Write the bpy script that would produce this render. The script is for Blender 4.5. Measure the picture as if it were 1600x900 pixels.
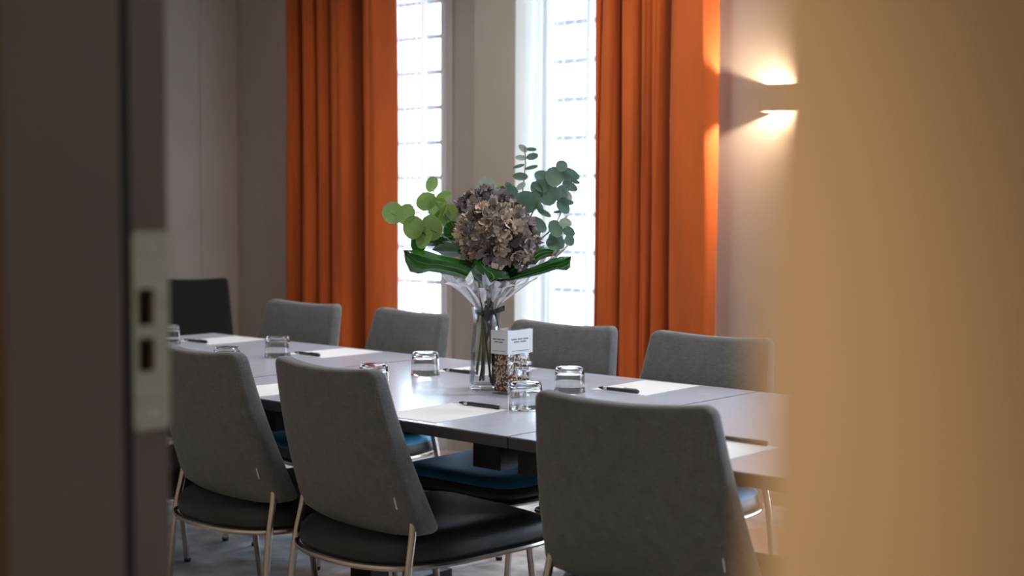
import bpy, bmesh, math, random
from mathutils import Vector, Matrix
random.seed(7)
S = bpy.context.scene
C = S.collection
for o in list(bpy.data.objects): bpy.data.objects.remove(o)

# ------------------------------------------------------------------ camera
CAM = Vector((0, 0, 1.309))
YAW, PITCH, ROLL = math.radians(131.932), math.radians(3.493), math.radians(0.2305)
f_ = Vector((math.cos(YAW) * math.cos(PITCH), math.sin(YAW) * math.cos(PITCH), -math.sin(PITCH)))
r0 = Vector((math.sin(YAW), -math.cos(YAW), 0)); u0 = r0.cross(f_)
r_ = math.cos(ROLL) * r0 + math.sin(ROLL) * u0
u_ = -math.sin(ROLL) * r0 + math.cos(ROLL) * u0
cd = bpy.data.cameras.new('camera'); cam = bpy.data.objects.new('camera', cd); C.objects.link(cam)
cam.matrix_world = Matrix(((r_.x, u_.x, -f_.x, 0), (r_.y, u_.y, -f_.y, 0), (r_.z, u_.z, -f_.z, CAM.z), (0, 0, 0, 1)))
cd.sensor_width = 36; cd.lens = 50; cd.clip_start = 0.02; cd.clip_end = 100
cd.dof.use_dof = True; cd.dof.focus_distance = 4.15; cd.dof.aperture_fstop = 2.5
S.camera = cam

# ------------------------------------------------------------------ sky, lights, exposure
W = bpy.data.worlds.new('world'); S.world = W; W.use_nodes = True
bg = W.node_tree.nodes['Background']; bg.inputs[0].default_value = (0.74, 0.87, 1.0, 1); bg.inputs[1].default_value = 11.0
S.view_settings.view_transform = 'Standard'; S.view_settings.look = 'None'
S.view_settings.exposure = 0.0; S.view_settings.gamma = 1.0; S.view_settings.use_curve_mapping = False

def area(name, loc, rot, sx, sy, power, col, portal=False, spread=180):
    l = bpy.data.lights.new(name, 'AREA'); l.shape = 'RECTANGLE'; l.size = sx; l.size_y = sy; l.energy = power; l.color = col
    l.spread = math.radians(spread)
    if portal: l.cycles.is_portal = True
    o = bpy.data.objects.new(name, l); C.objects.link(o); o.location = loc; o.rotation_euler = rot
    return o
area('window_daylight', (-5.75, 5.66, 1.35), (math.radians(-90), 0, 0), 1.0, 2.6, 1, (1, 1, 1), True)
area('window_daylight', (-4.14, 5.66, 1.35), (math.radians(-90), 0, 0), 1.0, 2.6, 1, (1, 1, 1), True)
area('window_daylight', (-1.30, 5.66, 1.35), (math.radians(-90), 0, 0), 2.0, 2.6, 1, (1, 1, 1), True)  # portal for the added window out of view
ROOM_W, CORR_W, SCONCE_W, SPOT_W = 9.5, 10.0, 25.0, 125.0
WARM = (1.0, 0.72, 0.46)

# ------------------------------------------------------------------ materials
MAT = {}
def mat(name, col, rough=0.5, metal=0.0, var=0.0, vscale=8.0, bump=0.0, bscale=60.0, stretch=(1, 1, 1), col2=None, **kw):
    m = bpy.data.materials.new(name); m.use_nodes = True; nt = m.node_tree; b = nt.nodes['Principled BSDF']
    b.inputs['Base Color'].default_value = (*col, 1); b.inputs['Roughness'].default_value = rough; b.inputs['Metallic'].default_value = metal
    for k, v in kw.items():
        b.inputs[k.replace('_', ' ')].default_value = v
    tc = nt.nodes.new('ShaderNodeTexCoord'); mp = nt.nodes.new('ShaderNodeMapping'); mp.inputs['Scale'].default_value = stretch
    nt.links.new(tc.outputs['Object'], mp.inputs[0])
    if var or col2:
        n = nt.nodes.new('ShaderNodeTexNoise'); n.inputs['Scale'].default_value = vscale; n.inputs['Detail'].default_value = 5
        nt.links.new(mp.outputs[0], n.inputs[0])
        rp = nt.nodes.new('ShaderNodeValToRGB'); rp.color_ramp.elements[0].position = 0.3; rp.color_ramp.elements[1].position = 0.7
        a = tuple(c * (1 - var) for c in col); z = col2 or tuple(min(1, c * (1 + var)) for c in col)
        rp.color_ramp.elements[0].color = (*a, 1); rp.color_ramp.elements[1].color = (*z, 1)
        nt.links.new(n.outputs[0], rp.inputs[0]); nt.links.new(rp.outputs[0], b.inputs['Base Color'])
    if bump:
        n2 = nt.nodes.new('ShaderNodeTexNoise'); n2.inputs['Scale'].default_value = bscale; n2.inputs['Detail'].default_value = 3
        nt.links.new(mp.outputs[0], n2.inputs[0])
        bp = nt.nodes.new('ShaderNodeBump'); bp.inputs['Strength'].default_value = bump; bp.inputs['Distance'].default_value = 0.002
        nt.links.new(n2.outputs[0], bp.inputs['Height']); nt.links.new(bp.outputs[0], b.inputs['Normal'])
    MAT[name] = m; return m

def fabric(name, col):
    m = mat(name, col, 0.9, var=0.12, vscale=30); nt = m.node_tree; b = nt.nodes['Principled BSDF']
    b.inputs['Sheen Weight'].default_value = 0.25; b.inputs['Sheen Roughness'].default_value = 0.5
    tc = nt.nodes.new('ShaderNodeTexCoord'); hs = []
    for st in ((340, 340, 60), (60, 60, 340)):
        mp = nt.nodes.new('ShaderNodeMapping'); mp.inputs['Scale'].default_value = st; nt.links.new(tc.outputs['Object'], mp.inputs[0])
        n = nt.nodes.new('ShaderNodeTexNoise'); n.inputs['Scale'].default_value = 1.0; n.inputs['Detail'].default_value = 2
        nt.links.new(mp.outputs[0], n.inputs[0]); hs.append(n)
    ad = nt.nodes.new('ShaderNodeMath'); ad.operation = 'ADD'; nt.links.new(hs[0].outputs[0], ad.inputs[0]); nt.links.new(hs[1].outputs[0], ad.inputs[1])
    bp = nt.nodes.new('ShaderNodeBump'); bp.inputs['Strength'].default_value = 0.5; bp.inputs['Distance'].default_value = 0.0015
    nt.links.new(ad.outputs[0], bp.inputs['Height']); nt.links.new(bp.outputs[0], b.inputs['Normal'])
    mx = nt.nodes.new('ShaderNodeMix'); mx.data_type = 'RGBA'; mx.blend_type = 'MULTIPLY'; mx.inputs[0].default_value = 0.55
    src = b.inputs['Base Color'].links[0].from_socket
    nt.links.new(src, mx.inputs[6]); nt.links.new(ad.outputs[0], mx.inputs[7]); nt.links.new(mx.outputs[2], b.inputs['Base Color'])
    return m

def clear(name, tint, gloss, rough=0.03, extra=None):
    """thin clear sheet: mostly see-through with a fresnel gloss"""
    m = bpy.data.materials.new(name); m.use_nodes = True; nt = m.node_tree
    for n in list(nt.nodes): nt.nodes.remove(n)
    out = nt.nodes.new('ShaderNodeOutputMaterial'); t = nt.nodes.new('ShaderNodeBsdfTransparent'); t.inputs[0].default_value = (*tint, 1)
    g = nt.nodes.new('ShaderNodeBsdfGlossy'); g.inputs[1].default_value = rough
    lw = nt.nodes.new('ShaderNodeLayerWeight'); lw.inputs[0].default_value = 0.25
    ml = nt.nodes.new('ShaderNodeMath'); ml.operation = 'MULTIPLY_ADD'; ml.inputs[1].default_value = gloss; ml.inputs[2].default_value = 0.03
    nt.links.new(lw.outputs[0], ml.inputs[0]); mx = nt.nodes.new('ShaderNodeMixShader')
    nt.links.new(ml.outputs[0], mx.inputs[0]); nt.links.new(t.outputs[0], mx.inputs[1]); nt.links.new(g.outputs[0], mx.inputs[2])
    last = mx
    if extra:
        d = nt.nodes.new('ShaderNodeBsdfDiffuse'); d.inputs[0].default_value = (0.9, 0.92, 0.95, 1)
        m2 = nt.nodes.new('ShaderNodeMixShader'); m2.inputs[0].default_value = extra
        nt.links.new(mx.outputs[0], m2.inputs[1]); nt.links.new(d.outputs[0], m2.inputs[2]); last = m2
    nt.links.new(last.outputs[0], out.inputs[0]); MAT[name] = m; return m

def sheer_mat(name):
    m = bpy.data.materials.new(name); m.use_nodes = True; nt = m.node_tree
    for n in list(nt.nodes): nt.nodes.remove(n)
    out = nt.nodes.new('ShaderNodeOutputMaterial'); t = nt.nodes.new('ShaderNodeBsdfTransparent')
    d = nt.nodes.new('ShaderNodeBsdfDiffuse'); d.inputs[0].default_value = (0.82, 0.86, 0.92, 1)
    tl = nt.nodes.new('ShaderNodeBsdfTranslucent'); tl.inputs[0].default_value = (0.82, 0.86, 0.92, 1)
    a = nt.nodes.new('ShaderNodeMixShader'); a.inputs[0].default_value = 0.55
    nt.links.new(d.outputs[0], a.inputs[1]); nt.links.new(tl.outputs[0], a.inputs[2])
    # woven threads: cover grows at grazing folds
    lw = nt.nodes.new('ShaderNodeLayerWeight'); lw.inputs[0].default_value = 0.35
    ml = nt.nodes.new('ShaderNodeMath'); ml.operation = 'MULTIPLY_ADD'; ml.inputs[1].default_value = 0.5; ml.inputs[2].default_value = 0.24; ml.use_clamp = True
    nt.links.new(lw.outputs[1], ml.inputs[0])
    b = nt.nodes.new('ShaderNodeMixShader'); nt.links.new(ml.outputs[0], b.inputs[0])
    nt.links.new(t.outputs[0], b.inputs[1]); nt.links.new(a.outputs[0], b.inputs[2]); nt.links.new(b.outputs[0], out.inputs[0])
    MAT[name] = m; return m

mat('wall_paint', (0.44, 0.395, 0.34), 0.85, var=0.03, vscale=3, bump=0.15, bscale=180)
mat('corridor_paint', (0.56, 0.44, 0.31), 0.85, var=0.03, vscale=3, bump=0.12, bscale=160)
mat('ceiling_paint', (0.75, 0.73, 0.70), 0.9, var=0.02)
mat('jamb_paint', (0.165, 0.133, 0.113), 0.55, var=0.06, vscale=4, bump=0.1, bscale=90)
mat('rubber', (0.018, 0.017, 0.016), 0.8, var=0.1)
mat('brushed_steel', (0.50, 0.50, 0.42), 0.5, 0.35, var=0.1, vscale=12, stretch=(1, 1, 14))
mat('lamp_white', (0.42, 0.34, 0.28), 0.6, var=0.03)
mat('white_frame', (0.74, 0.78, 0.82), 0.5, var=0.03)
mat('lead', (0.30, 0.33, 0.37), 0.5, 0.2, var=0.1)
mat('orange_velvet', (0.56, 0.105, 0.012), 0.85, var=0.16, vscale=5, stretch=(1, 1, 0.25), bump=0.2, bscale=120, Sheen_Weight=0.3, Sheen_Roughness=0.4, Sheen_Tint=(1, 0.45, 0.2, 1))
mat('table_laminate', (0.55, 0.58, 0.69), 0.22, var=0.025, vscale=25, bump=0.03, bscale=200, Specular_IOR_Level=0.8)
mat('table_edge', (0.045, 0.043, 0.045), 0.5, var=0.1)
mat('black_steel', (0.012, 0.012, 0.013), 0.45, 0.3, var=0.1)
mat('chrome', (0.58, 0.53, 0.48), 0.24, 1.0, var=0.06, vscale=20)
mat('seat_leather', (0.018, 0.018, 0.019), 0.42, var=0.15, vscale=10, bump=0.35, bscale=220)
mat('seat_blue', (0.04, 0.30, 0.55), 0.6, var=0.15, vscale=10, bump=0.3, bscale=220)
fabric('grey_fabric', (0.12, 0.121, 0.121))
fabric('black_fabric', (0.016, 0.015, 0.015))
mat('tag_white', (0.8, 0.8, 0.78), 0.6, var=0.03)
mat('paper', (0.88, 0.89, 0.92), 0.7, var=0.01)
mat('pen_body', (0.03, 0.032, 0.04), 0.3, var=0.05)
mat('pen_metal', (0.7, 0.72, 0.75), 0.25, 0.8, var=0.03)
mat('print_ink', (0.30, 0.32, 0.36), 0.8, var=0.1)
mat('copper_foil', (0.85, 0.48, 0.24), 0.5, 0.3, var=0.25, vscale=90, col2=(1.0, 0.80, 0.55))
mat('cocoa_fill', (0.085, 0.026, 0.018), 0.6, var=0.3, vscale=70)
mat('green_leaf', (0.27, 0.42, 0.13), 0.5, var=0.22, vscale=16)
mat('blue_leaf', (0.15, 0.25, 0.19), 0.55, var=0.25, vscale=16)
mat('pale_leaf', (0.40, 0.50, 0.40), 0.55, var=0.15, vscale=16)
mat('dark_leaf', (0.035, 0.16, 0.025), 0.25, var=0.35, vscale=12)
mat('silver_leaf', (0.19, 0.30, 0.26), 0.45, var=0.15, vscale=12)
mat('stem_green', (0.20, 0.22, 0.12), 0.6, var=0.2)
mat('vein_green', (0.20, 0.36, 0.10), 0.4, var=0.15)
mat('stem_brown', (0.11, 0.075, 0.045), 0.7, var=0.2)
mat('ribbon_dark', (0.05, 0.05, 0.05), 0.5, var=0.2)
mat('petal_brown', (0.34, 0.25, 0.19), 0.75, var=0.3, vscale=18, col2=(0.74, 0.60, 0.48))
mat('petal_grey', (0.26, 0.22, 0.22), 0.75, var=0.3, vscale=18, col2=(0.48, 0.42, 0.42))
mat('petal_dark', (0.085, 0.06, 0.06), 0.8, var=0.3, vscale=14)
mat('petal_mauve', (0.20, 0.17, 0.21), 0.75, var=0.3, vscale=14, col2=(0.36, 0.32, 0.37))
mat('petal_cream', (0.74, 0.62, 0.50), 0.75, var=0.15, vscale=14)
mat('glass', (1, 1, 1), 0.0, Transmission_Weight=1.0, IOR=1.46)
mat('water', (0.93, 0.96, 0.97), 0.0, Transmission_Weight=1.0, IOR=1.33)
clear('pane_glass', (0.93, 0.96, 0.98), 0.25)
clear('acrylic', (0.95, 0.96, 0.97), 0.45)
clear('box_acrylic', (0.97, 0.97, 0.97), 0.10)
clear('cellophane', (0.97, 0.975, 0.98), 0.75, 0.12, 0.05)
sheer_mat('sheer')
for nm, k in (('green_leaf', 0.4), ('blue_leaf', 0.25), ('pale_leaf', 0.35), ('dark_leaf', 0.2), ('silver_leaf', 0.2), ('petal_brown', 0.15), ('petal_grey', 0.15)):   # thin leaves let light through
    nt = MAT[nm].node_tree; b = nt.nodes['Principled BSDF']; tl = nt.nodes.new('ShaderNodeBsdfTranslucent'); mx = nt.nodes.new('ShaderNodeMixShader'); mx.inputs[0].default_value = k
    nt.links.new(b.inputs['Base Color'].links[0].from_socket, tl.inputs[0]); nt.links.new(b.outputs[0], mx.inputs[1]); nt.links.new(tl.outputs[0], mx.inputs[2])
    nt.links.new(mx.outputs[0], [n for n in nt.nodes if n.type == 'OUTPUT_MATERIAL'][0].inputs[0])
# mottled carpet
m = mat('carpet', (0.38, 0.385, 0.43), 0.95, var=0.4, vscale=6.5, col2=(0.84, 0.84, 0.86), bump=0.6, bscale=260)
nt = m.node_tree; b = nt.nodes['Principled BSDF']; src = b.inputs['Base Color'].links[0].from_socket
n = nt.nodes.new('ShaderNodeTexNoise'); n.inputs['Scale'].default_value = 1.1; n.inputs['Detail'].default_value = 6
rp = nt.nodes.new('ShaderNodeValToRGB'); rp.color_ramp.elements[0].position = 0.50; rp.color_ramp.elements[1].position = 0.56
mx = nt.nodes.new('ShaderNodeMix'); mx.data_type = 'RGBA'; mx.inputs[7].default_value = (0.46, 0.29, 0.22, 1)
tc = nt.nodes.new('ShaderNodeTexCoord'); mp = nt.nodes.new('ShaderNodeMapping'); mp.inputs['Location'].default_value = (1.7, 0.4, 0)
nt.links.new(tc.outputs['Object'], mp.inputs[0]); nt.links.new(mp.outputs[0], n.inputs[0])
nt.links.new(n.outputs[0], rp.inputs[0]); nt.links.new(rp.outputs[0], mx.inputs[0]); nt.links.new(src, mx.inputs[6]); nt.links.new(mx.outputs[2], b.inputs['Base Color'])

# ------------------------------------------------------------------ helpers
class MB:
    def __init__(s): s.v = []; s.f = []; s.mi = []
    def add(s, vs, fs, mi=0):
        k = len(s.v); s.v += [tuple(p) for p in vs]; s.f += [tuple(i + k for i in q) for q in fs]; s.mi += [mi] * len(fs); return s
    def box(s, x0, x1, y0, y1, z0, z1, mi=0):
        v = [(x, y, z) for x in (x0, x1) for y in (y0, y1) for z in (z0, z1)]
        return s.add(v, [(0, 1, 3, 2), (4, 6, 7, 5), (0, 4, 5, 1), (2, 3, 7, 6), (0, 2, 6, 4), (1, 5, 7, 3)], mi)
    def tube(s, pts, r, seg=10, mi=0, closed=False):
        pts = [Vector(p) for p in pts]; n = len(pts); rs = r if isinstance(r, (list, tuple)) else [r] * n
        vs = []; prev = None
        for i, p in enumerate(pts):
            if closed: t = pts[(i + 1) % n] - pts[i - 1]
            else: t = pts[min(i + 1, n - 1)] - pts[max(i - 1, 0)]
            t.normalize()
            if prev is None:
                a = Vector((0, 0, 1)) if abs(t.z) < 0.9 else Vector((1, 0, 0)); x = t.cross(a).normalized()
            else: x = (prev - t * prev.dot(t)).normalized()
            prev = x; y = t.cross(x)
            vs += [p + rs[i] * (math.cos(q) * x + math.sin(q) * y) for q in (2 * math.pi * j / seg for j in range(seg))]
        fs = []
        for i in range(n if closed else n - 1):
            for j in range(seg):
                a = i * seg + j; b2 = i * seg + (j + 1) % seg; k = ((i + 1) % n) * seg
                fs.append((a, b2, k + (j + 1) % seg, k + j))
        if not closed:
            fs.append(tuple(range(seg))[::-1]); fs.append(tuple((n - 1) * seg + j for j in range(seg)))
        return s.add(vs, fs, mi)
    def lathe(s, prof, seg=32, mi=0):
        vs = []; fs = []
        for r, z in prof: vs += [(max(r, 1e-5) * math.cos(2 * math.pi * j / seg), max(r, 1e-5) * math.sin(2 * math.pi * j / seg), z) for j in range(seg)]
        for i in range(len(prof) - 1):
            for j in range(seg):
                a = i * seg + j; b2 = i * seg + (j + 1) % seg; fs.append((a, b2, b2 + seg, a + seg))
        return s.add(vs, fs, mi)
    def mesh(s, name, mats, smooth=True, ang=40, merge=0):
        me = bpy.data.meshes.new(name); me.from_pydata(s.v, [], s.f)
        for mm in (mats if isinstance(mats, (list, tuple)) else [mats]): me.materials.append(MAT[mm])
        me.polygons.foreach_set('material_index', s.mi)
        bm = bmesh.new(); bm.from_mesh(me)
        if merge: bmesh.ops.remove_doubles(bm, verts=bm.verts, dist=merge)
        bmesh.ops.recalc_face_normals(bm, faces=bm.faces); bm.to_mesh(me); bm.free()
        if smooth: me.shade_smooth(); me.set_sharp_from_angle(angle=math.radians(ang))
        return me

def link(name, me, parent=None, loc=None, rot=None):
    o = bpy.data.objects.new(name, me); C.objects.link(o)
    if parent: o.parent = parent
    if loc is not None: o.location = loc
    if rot is not None: o.rotation_euler = rot
    return o
def tag(o, label, cat, group=None):
    o['label'] = label; o['category'] = cat
    if group: o['group'] = group
    return o
def struct(name, mb, m, parent=None, **k):
    o = link(name, mb.mesh(name, m, k.pop('smooth', False)), parent)
    if not parent: o['kind'] = 'structure'
    return o
def empty(name, loc=(0, 0, 0), rz=0):
    o = bpy.data.objects.new(name, None); C.objects.link(o); o.location = loc; o.rotation_euler = (0, 0, rz); o.empty_display_size = 0.1; return o
def copy_tree(o, parent=None):
    c = o.copy(); C.objects.link(c); c.parent = parent
    for ch in o.children: copy_tree(ch, c)
    return c
def rbox(sx, sy, sz, corner, edge, seg=3, cx=0, cz=0):
    """box with corners rounded in the xz outline, then softened edges, then cuts for bending"""
    bm = bmesh.new(); bmesh.ops.create_cube(bm, size=1); bmesh.ops.scale(bm, vec=(sx, sy, sz), verts=bm.verts)
    if corner:
        es = [e for e in bm.edges if abs((e.verts[0].co - e.verts[1].co).normalized().y) > 0.9]
        bmesh.ops.bevel(bm, geom=es, offset=corner, segments=5, affect='EDGES', profile=0.5)
    if edge:
        es = [e for e in bm.edges if len(e.link_faces) == 2 and any(abs(f.normal.y) > 0.9 for f in e.link_faces) and not all(abs(f.normal.y) > 0.9 for f in e.link_faces)] if corner else list(bm.edges)
        bmesh.ops.bevel(bm, geom=es, offset=edge, segments=seg, affect='EDGES', profile=0.5)
    for i in range(1, cx):
        x = -sx / 2 + sx * i / cx
        bmesh.ops.bisect_plane(bm, geom=bm.verts[:] + bm.edges[:] + bm.faces[:], plane_co=(x, 0, 0), plane_no=(1, 0, 0), dist=1e-5)
    for i in range(1, cz):
        z = -sz / 2 + sz * i / cz
        bmesh.ops.bisect_plane(bm, geom=bm.verts[:] + bm.edges[:] + bm.faces[:], plane_co=(0, 0, z), plane_no=(0, 0, 1), dist=1e-5)
    return bm
def bm_mesh(bm, name, m, ang=50):
    me = bpy.data.meshes.new(name); bmesh.ops.recalc_face_normals(bm, faces=bm.faces); bm.to_mesh(me); bm.free(); me.materials.append(MAT[m]); me.shade_smooth(); me.set_sharp_from_angle(angle=math.radians(ang)); return me
def catmull(pts, n=6, closed=False):
    P = [Vector(p) for p in pts]; k = len(P); out = []
    for i in range(k if closed else k - 1):
        g = (lambda j: P[j % k]) if closed else (lambda j: P[max(0, min(k - 1, j))])
        a, b2, c, d = g(i - 1), g(i), g(i + 1), g(i + 2)
        for q in range(n):
            t = q / n
            out.append(0.5 * ((2 * b2) + (c - a) * t + (2 * a - 5 * b2 + 4 * c - d) * t * t + (3 * b2 - a - 3 * c + d) * t ** 3))
    if not closed: out.append(P[-1])
    return out

# ------------------------------------------------------------------ room shell
XL, XR, YF, YB, H = -7.0, 1.2, 0.93, 5.30, 2.85
WIN = ((-6.25, -5.25), (-4.64, -3.64), (-2.30, -0.30)); WZ0, WZ1 = 0.08, 2.60  # last opening is an added, unseen window that brightens the table
struct('floor', MB().box(-7.3, 1.5, -1.5, 5.6, -0.12, 0.0), 'carpet')
struct('ceiling', MB().box(-7.3, 1.5, -1.5, 5.6, H, H + 0.12), 'ceiling_paint')
wb = MB()
for x0, x1 in ((XL, WIN[0][0]), (WIN[0][1], WIN[1][0]), (WIN[1][1], WIN[2][0]), (WIN[2][1], XR)): wb.box(x0, x1, YB, YB + 0.3, 0, H)
for x0, x1 in WIN: wb.box(x0, x1, YB, YB + 0.3, 0, WZ0); wb.box(x0, x1, YB, YB + 0.3, WZ1, H)
wb_o = struct('wall_back', wb, 'wall_paint')
struct('pilaster', MB().box(-4.909, -4.636, 5.18, YB, 0, H), 'wall_paint', wb_o)
struct('casing', MB().box(-5.25, -5.165, 5.282, YB, 0, H), 'wall_paint', wb_o)
struct('wall_left', MB().box(XL - 0.3, XL, -1.5, YB + 0.3, 0, H), 'wall_paint')
struct('wall_right', MB().box(XR, XR + 0.3, -1.5, YB + 0.3, 0, H), 'wall_paint')
wf = MB().box(XL, -1.42, 0.738, YF, 0, H).box(-1.42, -0.1925, 0.738, YF, 2.15, H)
struct('wall_front', wf, 'corridor_paint')
bm = bmesh.new(); bmesh.ops.create_cube(bm, size=1)
bmesh.ops.scale(bm, vec=(XR + 0.1925, YF - 0.30, H), verts=bm.verts); bmesh.ops.translate(bm, vec=((XR - 0.1925) / 2, (YF + 0.30) / 2, H / 2), verts=bm.verts)
es = [e for e in bm.edges if all(v.co.x < 0 for v in e.verts) and abs(e.verts[0].co.z - e.verts[1].co.z) > 1]
bmesh.ops.bevel(bm, geom=es, offset=0.008, segments=3, affect='EDGES')
o = link('wall_corridor', bm_mesh(bm, 'wall_corridor', 'corridor_paint')); o['kind'] = 'structure'
struct('wall_corridor_back', MB().box(XL, XR, -1.8, -1.5, 0, H), 'corridor_paint')
struct('trim_1', MB().box(XL, XL + 0.006, 5.035, 5.049, 0.1, H), 'wall_paint')
bb = MB().box(XL, -6.25, 5.285, YB, 0, 0.1).box(-3.64, -2.3, 5.285, YB, 0, 0.1)
struct('baseboard_back', bb, 'wall_paint')
struct('baseboard_left', MB().box(XL, XL + 0.015, YF, 5.28, 0, 0.1), 'wall_paint')

# door frame: lining with a rebate, rubber seal, strike plate over two mortised pockets
door = empty('door_1', (-1.36, 0.83, 0)); door['kind'] = 'structure'
def dpart(name, mb, m, parent=door, **k):
    o = link(name, mb.mesh(name, m, k.get('smooth', False)), parent); o.matrix_parent_inverse = Matrix.Translation((1.36, -0.83, 0)) if parent == door else Matrix.Identity(4); return o
HOLES = ((1.117, 1.155), (1.169, 1.210)); HY = (0.893, 0.914)
jm = MB().box(-1.42, -1.36, 0.736, 0.873, 0, 2.15).box(-1.42, -1.385, 0.873, 0.934, 0, 2.15)
zc = 0
for a, b2 in HOLES:
    jm.box(-1.385, -1.362, 0.885, 0.934, zc, a); jm.box(-1.385, -1.362, 0.885, HY[0], a, b2); jm.box(-1.385, -1.362, HY[1], 0.934, a, b2); zc = b2
jm.box(-1.385, -1.362, 0.885, 0.934, zc, 2.15); jm.box(-1.42, -0.19, 0.736, 0.934, 2.11, 2.15)
dpart('jamb', jm, 'jamb_paint')
dpart('rubber_seal', MB().box(-1.385, -1.3605, 0.872, 0.8855, 0.001, 2.11), 'rubber')
sp = MB(); z = 1.051
ys = (0.8865, HY[0], HY[1], 0.9335)
def pl(y0, y1, z0, z1): sp.box(-1.362, -1.3595, y0, y1, z0, z1)
pl(0.8895, 0.9305, 1.051, 1.055); z = 1.055
for a, b2 in HOLES:
    pl(ys[0], ys[3], z, a); pl(ys[0], ys[1], a, b2); pl(ys[2], ys[3], a, b2); z = b2
pl(ys[0], ys[3], z, 1.270); pl(0.8895, 0.9305, 1.270, 1.274)
plate = dpart('strike_plate', sp, 'brushed_steel')
plate['label'] = 'brushed steel strike plate'
for z in (1.068, 1.256):
    s = link('screw', MB().lathe([(0, 0.0012), (0.003, 0.0012), (0.0042, 0)], 16).mesh('screw', 'pen_metal'), plate)
    s.matrix_parent_inverse = Matrix.Translation((1.36, -0.83, 0)); s.location = (-1.3595, 0.911, z); s.rotation_euler = (0, math.radians(90), 0)
    s.matrix_parent_inverse = Matrix.Identity(4); s.location = (-1.3595, 0.911, z)

# ------------------------------------------------------------------ windows
pane_me = None
for wi, (x0, x1) in enumerate(WIN):
    w = empty('window_%d' % (wi + 1), ((x0 + x1) / 2, 5.45, WZ0)); w['kind'] = 'structure'
    hw, hh, t = (x1 - x0) / 2, WZ1 - WZ0, 0.035
    fr = MB().box(-hw, -hw + t, -0.04, 0.04, 0, hh).box(hw - t, hw, -0.04, 0.04, 0, hh).box(-hw + t, hw - t, -0.04, 0.04, 0, t).box(-hw + t, hw - t, -0.04, 0.04, hh - t, hh)
    link('window_frame', fr.mesh('window_frame', 'white_frame', False), w)
    NC = 8 if wi == 2 else 4  # the widest window is an addition out of view, for more daylight
    xs = [-hw + t + (2 * hw - 2 * t) * i / NC for i in range(NC + 1)]; NR = 13; zs = [t + (hh - 2 * t) * i / NR for i in range(NR + 1)]
    for x in xs[1:-1]:
        link('mullion', MB().box(-0.016, 0.016, -0.035, 0.035, t, hh - t).mesh('mullion', 'white_frame', False), w, (x, 0, 0))
    bar = MB().box(-hw + t, hw - t, -0.011, 0.011, -0.012, 0.012).mesh('glazing_bar', 'lead', False)
    for z in zs[1:-1]: link('glazing_bar', bar, w, (0, 0, z))
    if pane_me is None:
        pw, ph = (xs[1] - xs[0]) - 0.033, (zs[1] - zs[0]) - 0.017
        pane_me = MB().box(-pw / 2, pw / 2, -0.002, 0.002, -ph / 2, ph / 2).mesh('pane', 'pane_glass', False)
    for i in range(NC):
        for j in range(NR):
            link('pane', pane_me, w, ((xs[i] + xs[i + 1]) / 2, 0, (zs[j] + zs[j + 1]) / 2))

# ------------------------------------------------------------------ curtains
def drape(name, prof, z0, z1, m, flare=0.0, pin=0.0, thick=0.004, n=5, ripple=0.006, nz=22, seed=1):
    """prof: list of (x, y) fold crests and hollows along the cloth; smooth folds running down"""
    rnd = random.Random(seed); pts = catmull([(x, y, 0) for x, y in prof], n); xm = sum(p.x for p in pts) / len(pts); ym = sum(p.y for p in pts) / len(pts)
    ph = [rnd.uniform(0, 6.28) for _ in prof]; vs = []; fs = []; k = len(pts)
    for j in range(nz + 1):
        t = j / nz; z = z0 + (z1 - z0) * t
        for i, p in enumerate(pts):
            a = ph[min(i // n, len(ph) - 1)] * (1 - (i % n) / n) + ph[min(i // n + 1, len(ph) - 1)] * ((i % n) / n)
            w = 1 + flare * (1 - t); d = 1 - pin * t
            vs.append((xm + (p.x - xm) * w + ripple * math.sin(2.2 * z + a), ym + (p.y - ym) * d + ripple * math.cos(1.7 * z + 1.3 * a), z))
    for j in range(nz):
        for i in range(k - 1): a = j * k + i; fs.append((a, a + 1, a + k + 1, a + k))
    mb = MB().add(vs, fs); me = mb.mesh(name, m, True, 80); o = link(name, me)
    if thick:
        md = o.modifiers.new('thickness', 'SOLIDIFY'); md.thickness = thick; md.offset = 0
    return o
def pleats(crests, x0, x1):
    """crests: (left, right, front y); the cloth curls over into narrow hollows between neighbouring crests"""
    p = [(x0, 5.15)]
    for a, b2, yf in crests:
        w = b2 - a; u = min(0.36 * w, 0.036)
        p += [(a + 1.2 * u, 5.192), (a + 0.8 * u, 5.12), (a, yf + 0.05), (a + 0.22 * w, yf + 0.008), (a + 0.5 * w, yf), (a + 0.78 * w, yf + 0.008), (b2, yf + 0.05), (b2 - 0.8 * u, 5.12), (b2 - 1.2 * u, 5.192)]
    return p[:-2] + [(x1, 5.12)]
def pX(px): return -6.211 + (px - 460) * (0.791 / 153) if px < 700 else -4.032 + (px - 942) * (0.622 / 180)   # metres along the rail
L = pleats([(pX(a), pX(b2), y) for a, b2, y in ((459, 476, 5.03), (494, 508, 4.99), (517, 530, 5.0), (541, 566, 4.975), (588, 612, 4.985))], -6.24, -5.412)
Rr = pleats([(pX(a), pX(b2), y) for a, b2, y in ((942, 958, 5.03), (961, 982, 4.98), (993, 1016, 4.985), (1022, 1031, 5.01), (1039, 1052, 5.0), (1067, 1115, 4.985))], -4.04, -3.432)
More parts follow.
